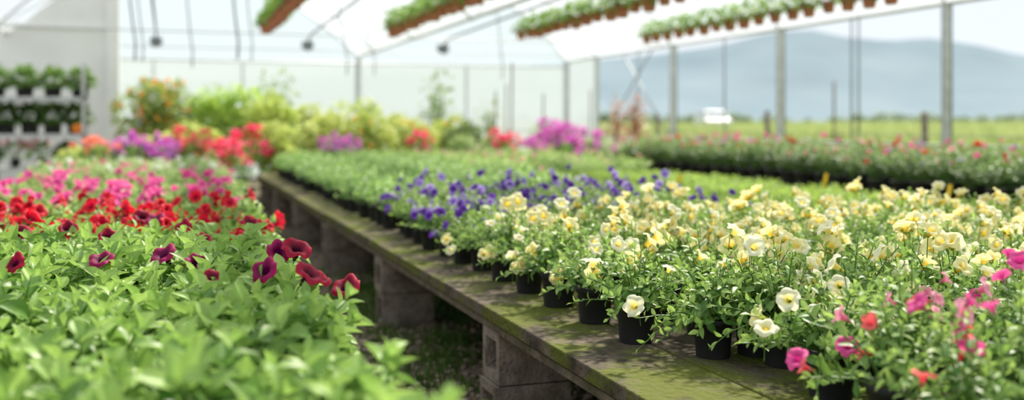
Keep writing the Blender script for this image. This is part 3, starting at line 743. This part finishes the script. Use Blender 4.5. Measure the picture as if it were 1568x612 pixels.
for i in range(2):
    rg = random.Random(i); mb = MB()
    for k in range(500):
        v = nrm([rg.gauss(0, 1), rg.gauss(0, 1), rg.gauss(0, 1)]); q = rg.uniform(.5, 1)
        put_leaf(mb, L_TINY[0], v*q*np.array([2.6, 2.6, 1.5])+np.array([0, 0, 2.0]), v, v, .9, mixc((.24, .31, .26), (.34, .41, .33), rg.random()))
    tube(mb, [(0, 0, 0), (0, 0, 2)], .2, 4)
    td.append(mb.mesh('distant_tree', [M_LEAF, M_LEAF, M_LEAF, M_LEAF, M_BARK]))
pts = []
for k in range(110):
    D = rnd.uniform(280, 450); X = rnd.uniform(-.1, .65)*D; a, b = cam2w(X, D); pts.append((a, b, .4, 0, 0, rnd.uniform(0, 6), rnd.uniform(.4, 1.2)))
scatter('distant_trees', td, pts)
# car
e = empty('parked_car'); a, b = cam2w((1335-960)/1867*66, 66); mb = MB()
sec = [(-2.0, .35), (-2.0, .85), (-1.3, .95), (-.7, 1.5), (.9, 1.5), (1.6, .98), (2.05, .9), (2.05, .35)]
k = len(sec); V = [(x, -.82 if z < 1.2 else -.66, z) for x, z in sec]+[(x, .82 if z < 1.2 else .66, z) for x, z in sec]
F = [tuple(range(k))[::-1], tuple(range(k, 2*k))]+[(i, (i+1) % k, k+(i+1) % k, k+i) for i in range(k)]
mb.add(V, F); o = mb.obj('body', [M_CARW], False, e); bb = o.modifiers.new('b', 'BEVEL'); bb.width = .07; bb.segments = 3
mb = MB()
for s in (-1, 1): mb.add([(-1.1, s*.81, 1.0), (1.35, s*.81, 1.0), (.8, s*.69, 1.42), (-.62, s*.69, 1.42)], [(0, 1, 2, 3)])
mb.add([(-1.27, -.66, 1.0), (-1.27, .66, 1.0), (-.78, .58, 1.44), (-.78, -.58, 1.44)], [(0, 1, 2, 3)])
mb.obj('windows', [M_CARG], False, e)
mb = MB()
for x in (-1.25, 1.3):
    for s in (-.85, .65): tube(mb, [(x, s, .33), (x, s+.2, .33)], .33, n=16)
mb.obj('wheels', [M_BLACKPOT], True, e)
e.location = (a, b, .48); e.rotation_euler = (0, 0, 1.3)
mb = MB()
for y, h in ((12.8, 1.35), (17.5, 1.2), (23.5, 1.3), (30, 1.3)):
    x = 15.5; z = mz(x)-.1
    tube(mb, [(x, y, z), (x+.02, y, z+h*.5), (x, y, z+h+.15)], [.085, .08, .07], n=8)
tube(mb, [(15.5, 20.6, 0), (15.5, 20.6, 2.2)], .03)
mb.obj('fence_posts', [M_POSTWOOD])

# ---------------------------------------------------------------- world, light, camera
w = bpy.data.worlds.new('sky'); scene.world = w; w.use_nodes = True; nt = w.node_tree; nt.nodes.clear()
out = nt.nodes.new('ShaderNodeOutputWorld'); bg = nt.nodes.new('ShaderNodeBackground')
tc = nt.nodes.new('ShaderNodeTexCoord'); sp = nt.nodes.new('ShaderNodeSeparateXYZ'); nt.links.new(tc.outputs['Generated'], sp.inputs[0])
r = nt.nodes.new('ShaderNodeValToRGB'); els = r.color_ramp.elements
els[0].position = 0; els[0].color = (.80, .86, .91, 1); els[1].position = .6; els[1].color = (.70, .79, .89, 1)
e2 = els.new(.2); e2.color = (.78, .86, .93, 1)
nt.links.new(sp.outputs['Z'], r.inputs[0]); nt.links.new(r.outputs[0], bg.inputs[0]); bg.inputs[1].default_value = 0.82
nt.links.new(bg.outputs[0], out.inputs[0])
sd_ = bpy.data.lights.new('sun', 'SUN'); sd_.energy = 9.0; sd_.angle = math.radians(4); sd_.color = (1, .92, .78)
so = bpy.data.objects.new('sun', sd_); scene.collection.objects.link(so)
d = Vector((0.50, 0.50, 0.85)).normalized()
so.rotation_euler = d.to_track_quat('Z', 'Y').to_euler(); so.location = (20, 20, 30)
cam = bpy.data.cameras.new('camera'); co = bpy.data.objects.new('camera', cam); scene.collection.objects.link(co)
co.location = (0, 0, 1.18); co.rotation_euler = (math.radians(90), 0, -A)
cam.sensor_width = 36; cam.lens = 35.0; cam.shift_y = -145/1920; cam.clip_end = 3000
cam.dof.use_dof = True; cam.dof.focus_distance = 2.95; cam.dof.aperture_fstop = 1.3
scene.camera = co
scene.view_settings.view_transform = 'Standard'
scene.view_settings.exposure = 0.50
scene.view_settings.gamma = 1.10
